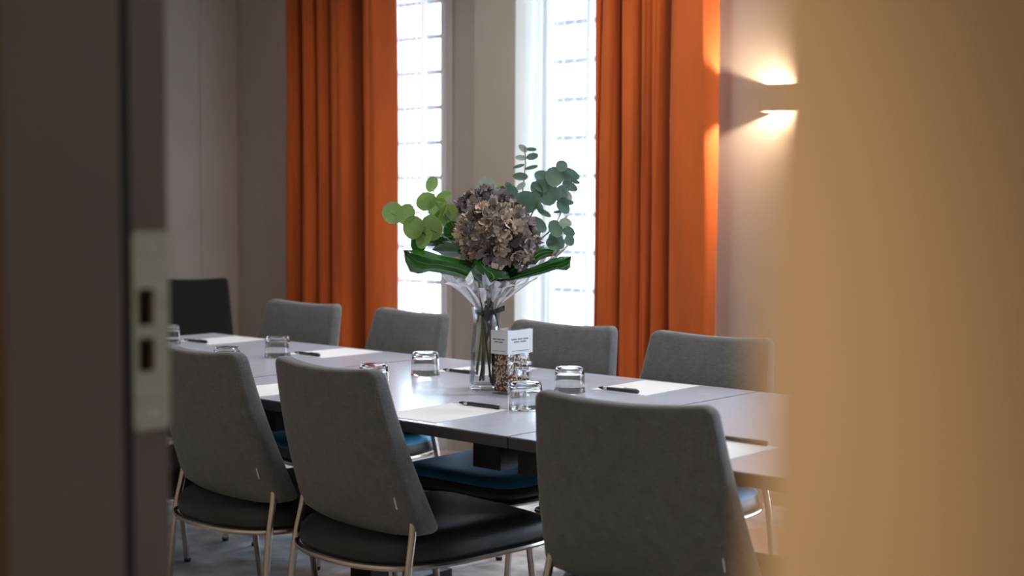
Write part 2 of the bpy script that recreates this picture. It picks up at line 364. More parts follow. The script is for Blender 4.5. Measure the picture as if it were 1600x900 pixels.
def curtain(prof, label, seed):
    x0, x1 = prof[0][0], prof[-1][0]; r = empty('curtain', ((x0 + x1) / 2, 5.11, 0)); tag(r, label, 'curtain', 'orange velvet curtains at the windows')
    o = drape('curtain_cloth', prof, 0.012, 2.73, 'orange_velvet', 0.05, 0.05, seed=seed); o.name = 'cloth'; o.parent = r; o.matrix_parent_inverse = Matrix.Translation((-(x0 + x1) / 2, -5.11, 0))
    h = link('heading_tape', MB().box(x0 + 0.02, x1 - 0.02, 5.092, 5.118, 2.70, 2.755).mesh('heading_tape', 'orange_velvet', False), r); h.matrix_parent_inverse = Matrix.Translation((-(x0 + x1) / 2, -5.11, 0))
curtain(L, 'darker folded orange velvet curtain nearest the corner with the black chair', 3)
curtain(Rr, 'bright orange velvet curtain hanging beside the wall sconce', 5)
def sheer_prof(x0, x1, y, seed):
    rnd = random.Random(seed); p = []; x = x0; k = 0
    while x < x1:
        p.append((x, y + (0.014 if k % 2 else -0.014) * rnd.uniform(0.5, 1.2))); x += rnd.uniform(0.018, 0.034); k += 1
    p.append((x1, y)); return p
for (x0, x1, lab, sd) in ((-6.15, -5.168, 'sheer white voile hanging in the window right of the dark orange curtain', 4), (-4.60, -3.55, 'sheer white voile hanging in the window left of the bright orange curtain', 9)):
    o = drape('sheer_curtain', sheer_prof(x0, x1, 5.225, sd), 0.01, 2.73, 'sheer', 0.03, 0.1, thick=0, n=4, ripple=0.004, seed=sd)
    tag(o, lab, 'sheer curtain', 'white voile sheers')
rail = empty('curtain_rail', (-5, 5.16, 2.77)); tag(rail, 'white ceiling-hung curtain rail above both windows', 'curtain rail')
link('track', MB().box(-1.35, 1.75, -0.07, 0.08, 0.0, 0.03).mesh('track', 'white_frame', False), rail)
link('bracket', MB().box(-1.2, -1.16, -0.01, 0.01, 0.03, H - 2.77).mesh('bracket', 'white_frame', False), rail)
link('bracket', MB().box(1.5, 1.54, -0.01, 0.01, 0.03, H - 2.77).mesh('bracket', 'white_frame', False), rail)

# ------------------------------------------------------------------ wall sconce
sc = empty('wall_sconce', (-3.178, YB, 1.746)); tag(sc, 'square beige up and down wall light beside the orange curtain', 'wall light')
sh = MB(); a, d, hh, t = 0.085, 0.11, 0.055, 0.004
sh.box(-a, a, -d, -d + t, -hh, hh).box(-a, -a + t, -d + t, -0.0, -hh, hh).box(a - t, a, -d + t, 0, -hh, hh)
bm = bmesh.new(); me = sh.mesh('shade', 'lamp_white', False); link('shade', me, sc)
link('back_plate', MB().box(-0.05, 0.05, -0.006, 0, -0.045, 0.045).mesh('back_plate', 'lamp_white', False), sc)
link('divider', MB().box(-a + t, a - t, -d + t, -0.006, -0.004, 0.004).mesh('divider', 'lamp_white', False), sc)
for s in (-1, 1):
    bl = MB().lathe([(0, 0.0), (0.012, 0.0), (0.012, 0.006), (0, 0.008)], 16).mesh('lamp_holder', 'lamp_white')
    link('lamp_holder', bl, sc, (0, -0.06, s * 0.004), (0 if s > 0 else math.pi, 0, 0))
    l = bpy.data.lights.new('sconce_bulb', 'POINT'); l.energy = SCONCE_W; l.color = (1.0, 0.77, 0.55); l.shadow_soft_size = 0.008
    lo = bpy.data.objects.new('sconce_bulb', l); C.objects.link(lo); lo.parent = sc; lo.location = (0, -0.06, s * 0.026)

# unseen ceiling lights, added to brighten the room and the corridor
def downlight(x, y, z, power, col, label, size=0.16, spread=150):
    r = empty('added_downlight', (x, y, z)); tag(r, label, 'ceiling light', 'added ceiling downlights out of view')
    link('trim_ring', MB().lathe([(size * 0.55, -0.002), (size * 0.62, -0.01), (size * 0.72, -0.006), (size * 0.74, 0)], 32).mesh('trim_ring', 'white_frame'), r)
    link('diffuser', MB().lathe([(0, -0.003), (size * 0.55, -0.003)], 32).mesh('diffuser', 'white_frame'), r)
    l = bpy.data.lights.new('added_downlight_lamp', 'AREA'); l.shape = 'DISK'; l.size = size; l.energy = power; l.color = col; l.spread = math.radians(spread)
    lo = bpy.data.objects.new('added_downlight_lamp', l); C.objects.link(lo); lo.parent = r; lo.location = (0, 0, -0.012)
for x, y, lab in ((-4.6, 4.2, 'added unseen ceiling downlight over the far end of the table'), (-3.2, 4.3, 'added unseen ceiling downlight over the middle of the table'), (-3.3, 2.95, 'added unseen ceiling downlight above the flower vase'), (-1.5, 3.2, 'added unseen ceiling downlight over the near end of the table')):
    downlight(x, y, H, ROOM_W, (1.0, 0.94, 0.88), lab)
downlight(-0.9, -0.6, H, CORR_W, WARM, 'added unseen ceiling downlight in the corridor outside the door', 0.2, 160)
spl = empty('added_spotlight', (-0.42, -0.85, H)); tag(spl, 'added unseen corridor spotlight that grades the tan wall', 'spotlight')  # added out of view so the tan wall fades towards the right
link('housing', MB().lathe([(0, 0), (0.035, 0), (0.035, -0.07), (0.03, -0.07), (0.028, -0.02), (0, -0.02)], 24).mesh('housing', 'white_frame'), spl)
l = bpy.data.lights.new('added_spot_lamp', 'SPOT'); l.energy = SPOT_W; l.color = (1.0, 0.70, 0.42); l.spot_size = math.radians(8); l.spot_blend = 1.0; l.shadow_soft_size = 0.02
lo = bpy.data.objects.new('added_spot_lamp', l); C.objects.link(lo); lo.location = (-0.42, -0.85, H - 0.06)
lo.rotation_euler = (Vector((-0.228, 0.30, 1.26)) - Vector(lo.location)).to_track_quat('-Z', 'Y').to_euler()

# ------------------------------------------------------------------ table
TX0, TX1, TY0, TY1, TZ = -5.10, -1.05, 2.58, 3.73, 0.73
tb = empty('conference_table', ((TX0 + TX1) / 2, (TY0 + TY1) / 2, 0)); tag(tb, 'long dark grey conference table set with papers and glasses', 'table')
TI = Matrix.Translation((-(TX0 + TX1) / 2, -(TY0 + TY1) / 2, 0))
def tpart(name, me): o = link(name, me, tb); o.matrix_parent_inverse = TI; return o
seams = (TX0, -3.72, -2.33, TX1)
for a, b2 in zip(seams[:-1], seams[1:]):
    bm = bmesh.new(); bmesh.ops.create_cube(bm, size=1)
    bmesh.ops.scale(bm, vec=(b2 - a - 0.002, TY1 - TY0, 0.03), verts=bm.verts); bmesh.ops.bevel(bm, geom=list(bm.edges), offset=0.002, segments=2, affect='EDGES')
    bmesh.ops.translate(bm, vec=((a + b2) / 2, (TY0 + TY1) / 2, TZ - 0.015), verts=bm.verts); bm.normal_update()
    me = bm_mesh(bm, 'tabletop_panel', 'table_laminate'); me.materials.append(MAT['table_edge'])
    for p in me.polygons:
        if p.normal.z < 0.5: p.material_index = 1
    tpart('tabletop_panel', me)
for y in (2.86, 3.44):
    tpart('beam', MB().box(TX0 + 0.25, TX1 - 0.25, y - 0.025, y + 0.025, 0.64, 0.70).mesh('beam', 'black_steel', False))
for x in (-3.46, -2.53, -2.37, -1.45):
    tpart('cross_bracket', MB().box(x - 0.05, x + 0.05, 2.72, 3.58, 0.605, 0.6995).mesh('cross_bracket', 'black_steel', False))
for x in (-3.46, -1.45):
    tpart('leg_column', MB().box(x - 0.05, x + 0.05, 3.11, 3.19, 0.03, 0.6995).mesh('leg_column', 'black_steel', False))
    tpart('leg_foot', MB().box(x - 0.04, x + 0.04, 2.80, 3.50, 0.0, 0.03).mesh('leg_foot', 'black_steel', False))

# ------------------------------------------------------------------ chairs
BACK_H0, BACK_H1 = 0.45, 0.886
def backrest_mesh(m):
    h = BACK_H1 - BACK_H0; bm = rbox(0.445, 0.062, h, 0.026, 0.015, 3, 10, 8)
    for v in bm.verts:
        x, y, z = v.co; t = (z + h / 2) / h
        wx = x * (1.24 - 0.24 * t); q = abs(x) / 0.22
        th = y * (0.85 + 0.35 * (1 - t))
        yy = th - 0.225 - 0.135 * t - 0.012 * math.sin(t * math.pi) + 0.024 * q ** 2.2
        zz = BACK_H0 + t * h - 0.012 * (1 - q * q) * max(0, 2 * t - 1) - 0.02 * (1 - q * q) * max(0, 1 - 3 * t)
        v.co = (wx, yy, zz)
    return bm_mesh(bm, 'backrest', m)
def seat_outline(g=0.0, n=8):
    pts = [(0.21, 0.255), (0.26, 0.19), (0.27, 0.0), (0.265, -0.17), (0.215, -0.28), (0.115, -0.335), (0, -0.348)]
    full = pts + [(-x, y) for x, y in pts[-2::-1]] + [(0, 0.265)]
    c = catmull([(x, y, 0) for x, y in full], n, True)
    return [Vector((p.x * (1 + g / 0.25), p.y * (1 + g / 0.25), 0)) for p in c]
def seat_mesh(m):
    out = seat_outline(); k = len(out); vs = []; fs = []
    for s, z in ((0.0, 0.362), (0.93, 0.362), (0.985, 0.368), (1.0, 0.385), (0.985, 0.412), (0.94, 0.43), (0.8, 0.440), (0.55, 0.434), (0.3, 0.43), (0.0, 0.428)):
        vs += [(p.x * max(s, 1e-4), p.y * max(s, 1e-4), z) for p in out]
    for i in range(9):
        for j in range(k): a = i * k + j; b2 = i * k + (j + 1) % k; fs.append((a, b2, b2 + k, a + k))
    mb = MB().add(vs, fs); me = mb.mesh('seat', ['seat_leather', m], True, 60)
    for p in me.polygons: p.material_index = 1 if p.center.z > 0.418 else 0
    return me
SEAT = {m: seat_mesh(m) for m in ('seat_leather', 'seat_blue')}
BACK = {m: backrest_mesh(m) for m in ('grey_fabric', 'black_fabric')}
RIM = MB().tube([(p.x, p.y, 0.366) for p in seat_outline(0.004, 6)], 0.0085, 8, closed=True).mesh('seat_rim', 'chrome')
UP = {s: MB().tube(catmull([(s * 0.27, -0.30, 0.0), (s * 0.264, -0.286, 0.2), (s * 0.258, -0.268, 0.36), (s * 0.252, -0.25, 0.45), (s * 0.245, -0.24, 0.52)], 4), 0.0105, 10).mesh('rear_leg', 'chrome') for s in (-1, 1)}
FL = {s: MB().tube([(s * 0.225, 0.235, 0.0), (s * 0.218, 0.19, 0.36)], 0.0105, 10).mesh('front_leg', 'chrome') for s in (-1, 1)}
BRACE = MB().tube([(-0.21, 0.18, 0.35), (0.21, 0.18, 0.35)], 0.008, 8).mesh('seat_brace', 'chrome')
PAN = MB().box(-0.17, 0.17, -0.25, 0.19, 0.348, 0.362).mesh('seat_pan', 'black_steel', False)
GLIDE = MB().lathe([(0, 0), (0.012, 0), (0.0125, 0.012), (0, 0.012)], 12).mesh('glide', 'rubber')
TAGM = MB().box(-0.0015, 0.0015, -0.0015, 0.0015, -0.016, 0.016).mesh('fabric_tag', 'tag_white', False)
def chair(loc, rz, label, back='grey_fabric', seat='seat_leather', group='upholstered meeting chairs around the table'):
    r = empty('meeting_chair', loc, rz); tag(r, label, 'chair', group)
    link('seat', SEAT[seat], r); b3 = link('backrest', BACK[back], r)
    link('fabric_tag', TAGM, b3, (0.222, -0.281, 0.535), (math.radians(16), 0, 0))
    link('seat_rim', RIM, r); link('seat_pan', PAN, r); link('seat_brace', BRACE, r)
    for s in (-1, 1):
        a = link('leg', UP[s], r); link('glide', GLIDE, a, (s * 0.27, -0.30, 0))
        a = link('leg', FL[s], r); link('glide', GLIDE, a, (s * 0.225, 0.235, 0))
    return r
D = math.radians
def near(cx, cy, rz, lab): # cx, cy: where the middle of the backrest's top stands
    c, s = math.cos(rz), math.sin(rz); chair((cx - s * 0.36, cy + c * 0.36, 0), rz, lab)
near(-4.07, 2.40, D(-2), 'grey fabric chair mostly hidden behind the door frame, seat showing at the left')
near(-3.43, 2.43, D(-5), 'leftmost grey fabric chair seen from behind, beside the steel strike plate')
near(-2.855, 2.425, D(-6), 'grey fabric chair seen from behind, middle of the three in front')
near(-1.875, 2.43, D(6), 'large nearest grey fabric chair seen from behind, beside the blurred tan wall')
def far(cx, cy, rz, lab):
    a = math.pi + rz; chair((cx + math.sin(a) * -0.36, cy + math.cos(a) * 0.36, 0), a, lab, seat='seat_blue')
far(-4.645, 3.885, D(-1), 'grey chair across the table in front of the darker orange curtain')
far(-3.97, 3.868, D(-9), 'grey chair across the table with its back against the left window sheer')
far(-3.19, 3.85, D(1), 'grey chair across the table just behind the flower vase, blue seat showing below')
far(-2.575, 3.855, D(1), 'grey chair across the table under the wall light, partly behind tan wall')
chair((-6.27, 4.36, 0), D(-133), 'black chair standing alone in the corner by the dark wall', 'black_fabric', group='')

# ------------------------------------------------------------------ place settings
tum = MB().lathe([(0, 0.078), (0.030, 0.078), (0.040, 0.0765), (0.0435, 0.071), (0.0455, 0.045), (0.0475, 0.003), (0.0478, 0.0008), (0.0465, 0.0), (0.0455, 0.001), (0.0445, 0.02), (0.0425, 0.05), (0.0400, 0.060), (0.034, 0.0635), (0.0, 0.0645)], 40).mesh('tumbler', 'glass', True, 60)
def glass(x, y, lab):
    o = link('tumbler', tum, None, (x, y, TZ)); tag(o, lab, 'glass', 'upturned water glasses'); o.rotation_euler.z = random.uniform(0, 3)
sheet = MB().box(-0.105, 0.105, -0.1485, 0.1485, 0, 0.0012).mesh('paper_sheet', 'paper', False)
pen_b = MB().lathe([(0, -0.075), (0.0015, -0.075), (0.0055, -0.058), (0.006, 0.05), (0.006, 0.072), (0.004, 0.075), (0, 0.075)], 12).mesh('barrel', 'pen_body')
pen_c = MB().box(-0.0012, 0.0012, 0.0055, 0.008, 0.02, 0.07).mesh('clip', 'pen_metal', False)
pen_t = MB().lathe([(0.0058, -0.054), (0.0064, -0.048), (0.0061, -0.040)], 12).mesh('grip_ring', 'pen_metal')
def setting(cx, ypap, ypen, gx, gy, pl_, gl, nl, dr=0):
    o = link('paper_sheet', sheet, None, (cx, ypap, TZ + 0.0002), (0, 0, D(dr))); tag(o, pl_, 'paper', 'blank paper sheets laid at each place')
    r = empty('pen', (cx, ypen, TZ + 0.0016 + 0.0062)); r.rotation_euler = (0, 0, D(dr)); tag(r, nl, 'pen', 'dark ballpoint pens laid across the papers')
    for nm, me in (('barrel', pen_b), ('clip', pen_c), ('grip_ring', pen_t)): link(nm, me, r, (0, 0, 0), (D(90), 0, D(90)))
    if gx is not None: glass(gx, gy, gl)
where = ('at the place of the chair by the darker curtain', 'at the place of the chair left of the vase', 'behind the flower vase', 'at the place under the wall light')
for cx, gx, w, dr in ((-4.80, -4.838, where[0], 2), (-4.10, -4.144, where[1], -1), (-3.31, -3.368, where[2], 1), (-2.635, -2.743, where[3], 2)):
    setting(cx, 3.555, 3.42, gx, 3.318, 'white paper sheet ' + w + ', far side', 'upturned clear glass tumbler ' + w + ', far side', 'dark pen ' + w + ', far side', dr)
nw = ('before the chair half hidden by the door frame', 'before the leftmost chair seen from behind', 'before the middle front chair', 'before the nearest chair, beside the tan wall')
for cx, gx, w, dr in ((-4.07, -3.965, nw[0], 1), (-3.435, -3.225, nw[1], -2), (-2.72, -2.60, nw[2], 3), (-1.86, None, nw[3], 0)):
    setting(cx, 2.752, 2.895 if gx is None else 2.892, gx, 2.955, 'white paper sheet ' + w, 'upturned clear glass tumbler ' + w, 'dark pen ' + w, dr)

# ------------------------------------------------------------------ clear box with copper flakes and a folded card
bx = empty('display_box', (-2.8605, 3.185, TZ)); tag(bx, 'clear acrylic box of copper flakes with white printed card beside the vase', 'box')
w2, d2, hB = 0.0335, 0.0555, 0.195
sb = MB()
for args in ((-w2, w2, -d2, -d2 + 0.0025, 0, hB), (-w2, w2, d2 - 0.0025, d2, 0, hB), (-w2, -w2 + 0.0025, -d2 + 0.0025, d2 - 0.0025, 0, hB), (w2 - 0.0025, w2, -d2 + 0.0025, d2 - 0.0025, 0, hB), (-w2 + 0.0025, w2 - 0.0025, -d2 + 0.0025, d2 - 0.0025, 0, 0.008)): sb.box(*args)
link('acrylic_case', sb.mesh('acrylic_case', 'box_acrylic', False), bx)
i2, j2 = w2 - 0.007, d2 - 0.007
link('cocoa_filling', MB().box(-i2, i2, -j2, j2, 0.009, 0.118).mesh('cocoa_filling', 'cocoa_fill', False), bx)
fl = MB(); rnd = random.Random(11)
for k in range(330):
    face = rnd.random(); z = rnd.uniform(0.014, 0.116)
    if face < 0.4: c = Vector((i2, rnd.uniform(-j2, j2), z)); nrm = Vector((1, 0, 0))
    elif face < 0.7: c = Vector((rnd.uniform(-i2, i2), -j2, z)); nrm = Vector((0, -1, 0))
    elif face < 0.78: c = Vector((rnd.uniform(-i2, i2), j2, z)); nrm = Vector((0, 1, 0))
    elif face < 0.86: c = Vector((-i2, rnd.uniform(-j2, j2), z)); nrm = Vector((-1, 0, 0))
    else: c = Vector((rnd.uniform(-i2, i2), rnd.uniform(-j2, j2), 0.118)); nrm = Vector((0, 0, 1))
    nn = (nrm + 0.45 * Vector((rnd.uniform(-1, 1), rnd.uniform(-1, 1), rnd.uniform(-1, 1)))).normalized()
    a = nn.orthogonal().normalized(); b2 = nn.cross(a); r1, r2 = rnd.uniform(0.0028, 0.0058), rnd.uniform(0.0024, 0.0044)
    ring = [c + a * r1 * math.cos(q) + b2 * r2 * math.sin(q) for q in (k2 * math.pi / 3 for k2 in range(6))]
    fl.add(ring + [c + nn * 0.0016, c - nn * 0.001], [(q, (q + 1) % 6, 6) for q in range(6)] + [((q + 1) % 6, q, 7) for q in range(6)])
o = link('copper_flakes', fl.mesh('copper_flakes', 'copper_foil', True, 30), bx); o['kind'] = 'stuff'
cz0, cz1 = 0.122, 0.193
card = MB().box(-w2 - 0.0004, w2 + 0.0014, -d2 - 0.0014, -d2 - 0.0004, cz0, cz1).box(w2 + 0.0004, w2 + 0.0014, -d2 - 0.0004, d2, cz0, cz1)
cardo = link('printed_card', card.mesh('printed_card', 'paper', False), bx); cardo['label'] = 'white printed card folded round the box'
ink = MB()
for zz, segs in ((0.166, ((-0.030, -0.012), (-0.009, 0.006), (0.009, 0.026))), (0.158, ((-0.022, -0.004), (-0.001, 0.018))), (0.131, ((-0.028, 0.028),))):
    hgt = 0.0022 if zz > 0.14 else 0.001
    for a, b2 in segs:
        ink.box(w2 + 0.0014, w2 + 0.0017, a * 1.35, b2 * 1.35, zz - hgt, zz + hgt)
        ink.box(a * 0.85, b2 * 0.85, -d2 - 0.0017, -d2 - 0.0014, zz - hgt, zz + hgt)
link('print_lines', ink.mesh('print_lines', 'print_ink', False), cardo)

# ------------------------------------------------------------------ vase and bouquet
VX, VY = -2.975, 3.195
vase = empty('flower_vase', (VX, VY, TZ)); tag(vase, 'tall clear glass vase of water holding the wrapped bouquet', 'vase')
vp = [(0, 0.0), (0.050, 0.0), (0.053, 0.004), (0.0525, 0.05), (0.047, 0.13), (0.041, 0.19), (0.041, 0.225), (0.046, 0.252), (0.0445, 0.253), (0.0385, 0.226), (0.0380, 0.19), (0.0440, 0.13), (0.049, 0.05), (0.049, 0.02), (0.047, 0.016), (0, 0.015)]
link('glass_body', MB().lathe(vp, 40).mesh('glass_body', 'acrylic', True, 60), vase)
link('water', MB().lathe([(0, 0.0165), (0.0465, 0.0165), (0.0485, 0.021), (0.0485, 0.05), (0.0452, 0.115), (0, 0.115)], 40).mesh('water', 'acrylic', True, 60), vase)

RV = Vector((0.744, 0.668, 0)); TV = Vector((0.668, -0.744, 0)); UV = Vector((0, 0, 1))
bq = empty('bouquet', (VX, VY, TZ)); tag(bq, 'wrapped bouquet of dried hydrangeas, eucalyptus and glossy green leaves in the vase', 'bouquet')
def at(px, py, t=0.0): return RV * ((px - 766) / 508) + UV * ((611 - py) / 508) + TV * t   # bouquet-local metres
def cr(x, y, t=0.0): return at(580 + x / 3.6, 210 + y / 3.6, t)
rnd = random.Random(21)
def disc_leaf(r, asp=1.0, cup=0.18, fold=0.12):
    mb = MB(); N = 14; vs = [(0, 0, 0)]; fs = []
    for rr, z in ((0.5, cup * 0.25), (1.0, cup)):
        for k in range(N):
            q = 2 * math.pi * k / N; x = rr * r * math.cos(q) * asp; y = rr * r * math.sin(q)
            tip = 1.0 + 0.08 * max(0, math.sin(q)) ** 4
            vs.append((x, y * tip, r * (z * rr - fold * (1 - abs(math.cos(q))) * rr)))
    for k in range(N): fs.append((0, 1 + k, 1 + (k + 1) % N)); fs.append((1 + k, 1 + N + k, 1 + N + (k + 1) % N, 1 + (k + 1) % N))
    return mb.add(vs, fs)
LEAFM = {}
def place_leaf(parent, pos, r, m, up, nrm, asp=1.0):
    key = (m, round(asp, 1))
    if key not in LEAFM: LEAFM[key] = disc_leaf(1.0, asp).mesh('leaf', m, True, 80)
    up = (up - nrm * up.dot(nrm)).normalized(); x = up.cross(nrm)
    o = link('leaf', LEAFM[key], parent)
    o.matrix_local = Matrix(((x.x * r, up.x * r, nrm.x * r, pos.x), (x.y * r, up.y * r, nrm.y * r, pos.y), (x.z * r, up.z * r, nrm.z * r, pos.z), (0, 0, 0, 1)))
    return o
def branch(name, stem, leaves, m, tilt=0.55, lab=None, sr=0.0022):
    """stem: crop points with depth; leaves: (x, y, radius, aspect[, material]) in the same frame"""
    pts = catmull([cr(*p) for p in stem], 6); n = len(pts)
    b3 = link(name, MB().tube(pts, [sr * (1.25 - 0.6 * i / n) for i in range(n)], 7).mesh(name, 'stem_green'), bq)
    if lab: b3['label'] = lab
    for lf in leaves:
        x, y, r, asp = lf[:4]; mm = lf[4] if len(lf) > 4 else m
        near_p = min(pts, key=lambda p: (p - cr(x, y, TV.dot(p))).length); dep = TV.dot(near_p) + rnd.uniform(-0.012, 0.02)
        pos = cr(x, y, dep); d = pos - near_p
        up = d if d.length > 0.004 else Vector((0, 0, 1)) + RV * rnd.uniform(-1, 1)
        nrm = (TV + RV * rnd.uniform(-tilt, tilt) + UV * rnd.uniform(-tilt * 0.5, tilt)).normalized()
        place_leaf(b3, pos, 1.12 * r / 3.6 / 508, mm, up.normalized(), nrm, asp)
    return b3
base = (690, 900, 0.0)
branch('eucalyptus_branch', [base, (560, 680, 0.05), (400, 560, 0.08), (250, 500, 0.06), (140, 455, 0.05)],
       [(150, 455, 56, 1.0), (228, 462, 54, 0.9), (268, 530, 58, 0.9), (372, 535, 64, 1.0), (330, 588, 55, 0.8), (300, 610, 60, 0.7, 'dark_leaf')], 'green_leaf', 0.5, 'bright green round-leaved eucalyptus')
branch('eucalyptus_branch', [base, (560, 660, 0.0), (470, 500, 0.02), (390, 400, 0.0), (360, 270, -0.01)],
       [(362, 292, 44, 0.7), (335, 388, 58, 0.75), (400, 425, 54, 1.0), (428, 365, 44, 0.7, 'green_leaf'), (455, 468, 60, 0.9), (482, 548, 46, 1.0, 'dark_leaf'), (510, 500, 34, 0.7, 'pale_leaf'), (420, 470, 44, 0.8)], 'green_leaf', 0.5, 'upright green eucalyptus')
branch('eucalyptus_branch', [base, (690, 600, -0.10), (680, 420, -0.12), (670, 300, -0.12)],
       [(668, 312, 54, 1.1, 'pale_leaf'), (640, 345, 40, 1.0, 'green_leaf'), (745, 335, 42, 0.9, 'green_leaf')], 'pale_leaf', 0.4)
branch('eucalyptus_branch', [base, (780, 640, -0.08), (850, 440, -0.06), (872, 320, -0.05), (885, 180, -0.05), (882, 80, -0.05)],
       [(872, 88, 26, 0.7, 'pale_leaf'), (918, 92, 26, 0.4), (922, 132, 32, 0.55), (862, 140, 30, 0.5, 'pale_leaf'), (848, 188, 30, 0.3), (918, 194, 34, 0.3), (858, 246, 38, 0.55), (806, 328, 38, 0.8), (862, 300, 26, 0.6, 'pale_leaf'), (790, 292, 18, 0.7), (885, 392, 66, 0.9)], 'blue_leaf', 0.35, 'tall thin stem with paired small leaves')
branch('eucalyptus_branch', [base, (840, 640, -0.02), (930, 440, 0.0), (990, 330, 0.01), (1050, 240, 0.0), (1090, 180, 0.0)],
       [(985, 255, 46, 0.8), (1048, 248, 54, 0.9), (1086, 188, 30, 1.0), (1140, 230, 46, 0.6), (1116, 245, 42, 0.8, 'silver_leaf'), (1000, 335, 66, 0.9), (952, 322, 44, 0.7), (962, 412, 36, 0.5), (992, 452, 38, 0.4), (975, 300, 40, 0.8)], 'blue_leaf', 0.45, 'blue-green round-leaved eucalyptus')
branch('eucalyptus_branch', [base, (900, 660, 0.03), (1030, 540, 0.04), (1085, 440, 0.03), (1100, 340, 0.02), (1150, 270, 0.02)],
       [(1130, 302, 44, 0.6), (1088, 345, 44, 0.8, 'silver_leaf'), (1120, 350, 30, 0.6, 'pale_leaf'), (1108, 388, 40, 0.5), (1095, 412, 42, 0.7), (1070, 440, 26, 0.3), (1105, 502, 36, 0.7, 'pale_leaf'), (1052, 536, 46, 0.8), (1128, 552, 32, 0.8), (1128, 600, 30, 0.9), (1062, 600, 48, 0.8), (1040, 620, 40, 0.8), (962, 515, 50, 0.6, 'silver_leaf'), (1165, 275, 22, 0.5)], 'blue_leaf', 0.45, 'curving blue-green eucalyptus')

# dried hydrangea heads
def hydrangea(cx, cy, R, dep, mats, n, sd, lab):
    c = cr(cx, cy, dep); r2 = random.Random(sd)
    head = empty('hydrangea_head'); head.parent = bq; head.location = c; head['label'] = lab
    core = MB()
    core.lathe([(0, -R * 0.6), (R * 0.55, -R * 0.5), (R * 0.8, -R * 0.1), (R * 0.78, R * 0.35), (R * 0.4, R * 0.68), (0, R * 0.74)], 24)
    link('core', core.mesh('core', 'petal_dark'), head)
    fl = MB()
    for i in range(n):
        z = 1 - 1.72 * (i + 0.5) / n; ph = i * 2.399963; q = math.sqrt(max(0, 1 - z * z))
        d = Vector((q * math.cos(ph), q * math.sin(ph), z)).normalized(); rr = R * r2.uniform(0.76, 1.0)
        p = Vector((d.x * rr, d.y * rr, d.z * rr * 0.86)); a = d.orthogonal().normalized(); b2 = d.cross(a); th = r2.uniform(0, 6.28)
        mi = r2.choices((0, 1, 2, 3), (0.4, 0.3, 0.14, 0.16))[0]
        for k in range(4):
            t = th + k * math.pi / 2 + r2.uniform(-0.25, 0.25); o1 = a * math.cos(t) + b2 * math.sin(t); o2 = d.cross(o1); s = R * r2.uniform(0.13, 0.21); lift = r2.uniform(0.2, 1.9)
            vs = []
            for u, wdt, hgt in ((0.02, 0.12, 0.0), (0.45, 0.62, 0.18), (0.85, 0.62, 0.45), (1.05, 0.28, 0.55)):
                for v in (-1, 0, 1):
                    vs.append(p + o1 * s * u + o2 * s * wdt * v * 0.8 + d * s * (lift * hgt + (0.25 * abs(v) + r2.uniform(-0.3, 0.3)) * u))
            fl.add(vs, [(r * 3 + q2, r * 3 + q2 + 1, r * 3 + q2 + 4, r * 3 + q2 + 3) for r in range(3) for q2 in range(2)], mi)
    o = link('florets', fl.mesh('florets', mats, True, 50), head); o['kind'] = 'stuff'
hydrangea(733, 585, 0.116, 0.05, ['petal_brown', 'petal_grey', 'petal_dark', 'petal_cream'], 330, 5, 'large brown-grey dried hydrangea head in front')
hydrangea(668, 468, 0.098, -0.075, ['petal_mauve', 'petal_grey', 'petal_dark', 'petal_mauve'], 220, 6, 'greyer purple dried hydrangea head behind')

# big glossy collar leaves
def big_leaf(outline, dep_tip, m, lab=None, bend=0.02):
    """outline in crop points, first point = stalk end; split down the midrib to the tip (middle point)"""
    n = len(outline); mid = n // 2; A = Vector(outline[0]); B = Vector(outline[mid]); mb = MB(); K = 9; vs = []; rows = []
    def interp(poly, t):
        L2 = [0]
        for a, b2 in zip(poly[:-1], poly[1:]): L2.append(L2[-1] + (Vector(b2) - Vector(a)).length)
        s = t * L2[-1]
        for i in range(len(poly) - 1):
            if s <= L2[i + 1] + 1e-9: return Vector(poly[i]).lerp(Vector(poly[i + 1]), (s - L2[i]) / max(1e-9, L2[i + 1] - L2[i]))
        return Vector(poly[-1])
    s1 = [tuple(p) for p in outline[:mid + 1]]; s2 = [outline[0]] + [tuple(p) for p in outline[:mid - 1:-1]]
    for i in range(K + 1):
        t = i / K; e1 = interp(s1, t); e2 = interp(s2, t); mm = e1.lerp(e2, 0.5)
        dp = 0.03 + (dep_tip - 0.03) * t
        for q, (p, off) in enumerate(((e1, -bend), (e1.lerp(mm, 0.5), bend * 0.3), (mm, -bend * 0.2), (mm.lerp(e2, 0.5), bend * 0.3), (e2, -bend * 0.6))):
            vs.append(cr(p.x, p.y, dp + off + 0.05 * math.sin(t * math.pi)))
    fs = [(r * 5 + q, r * 5 + q + 1, r * 5 + q + 6, r * 5 + q + 5) for r in range(K) for q in range(4)]
    o = link('collar_leaf', mb.add(vs, fs).mesh('collar_leaf', m, True, 70), bq); md = o.modifiers.new('thickness', 'SOLIDIFY'); md.thickness = 0.0012
    link('midrib', MB().tube([Vector(vs[r * 5 + 2]) + TV * 0.0012 for r in range(K + 1)], [0.0024 * (1.2 - r / K) for r in range(K + 1)], 6).mesh('midrib', 'vein_green'), o)
    if lab: o['label'] = lab
big_leaf([(660, 850), (600, 720), (450, 690), (330, 655), (215, 655), (225, 720), (262, 795), (360, 770), (480, 795)], 0.10, 'dark_leaf', 'large glossy dark green leaf')
big_leaf([(700, 820), (640, 800), (590, 760), (595, 700), (640, 700), (690, 745), (790, 770), (800, 815)], 0.13, 'dark_leaf')
big_leaf([(700, 850), (860, 770), (960, 735), (1060, 690), (1137, 688), (1128, 782), (1090, 745), (980, 780), (850, 815)], 0.09, 'dark_leaf', 'glossy green leaf with pointed tip')
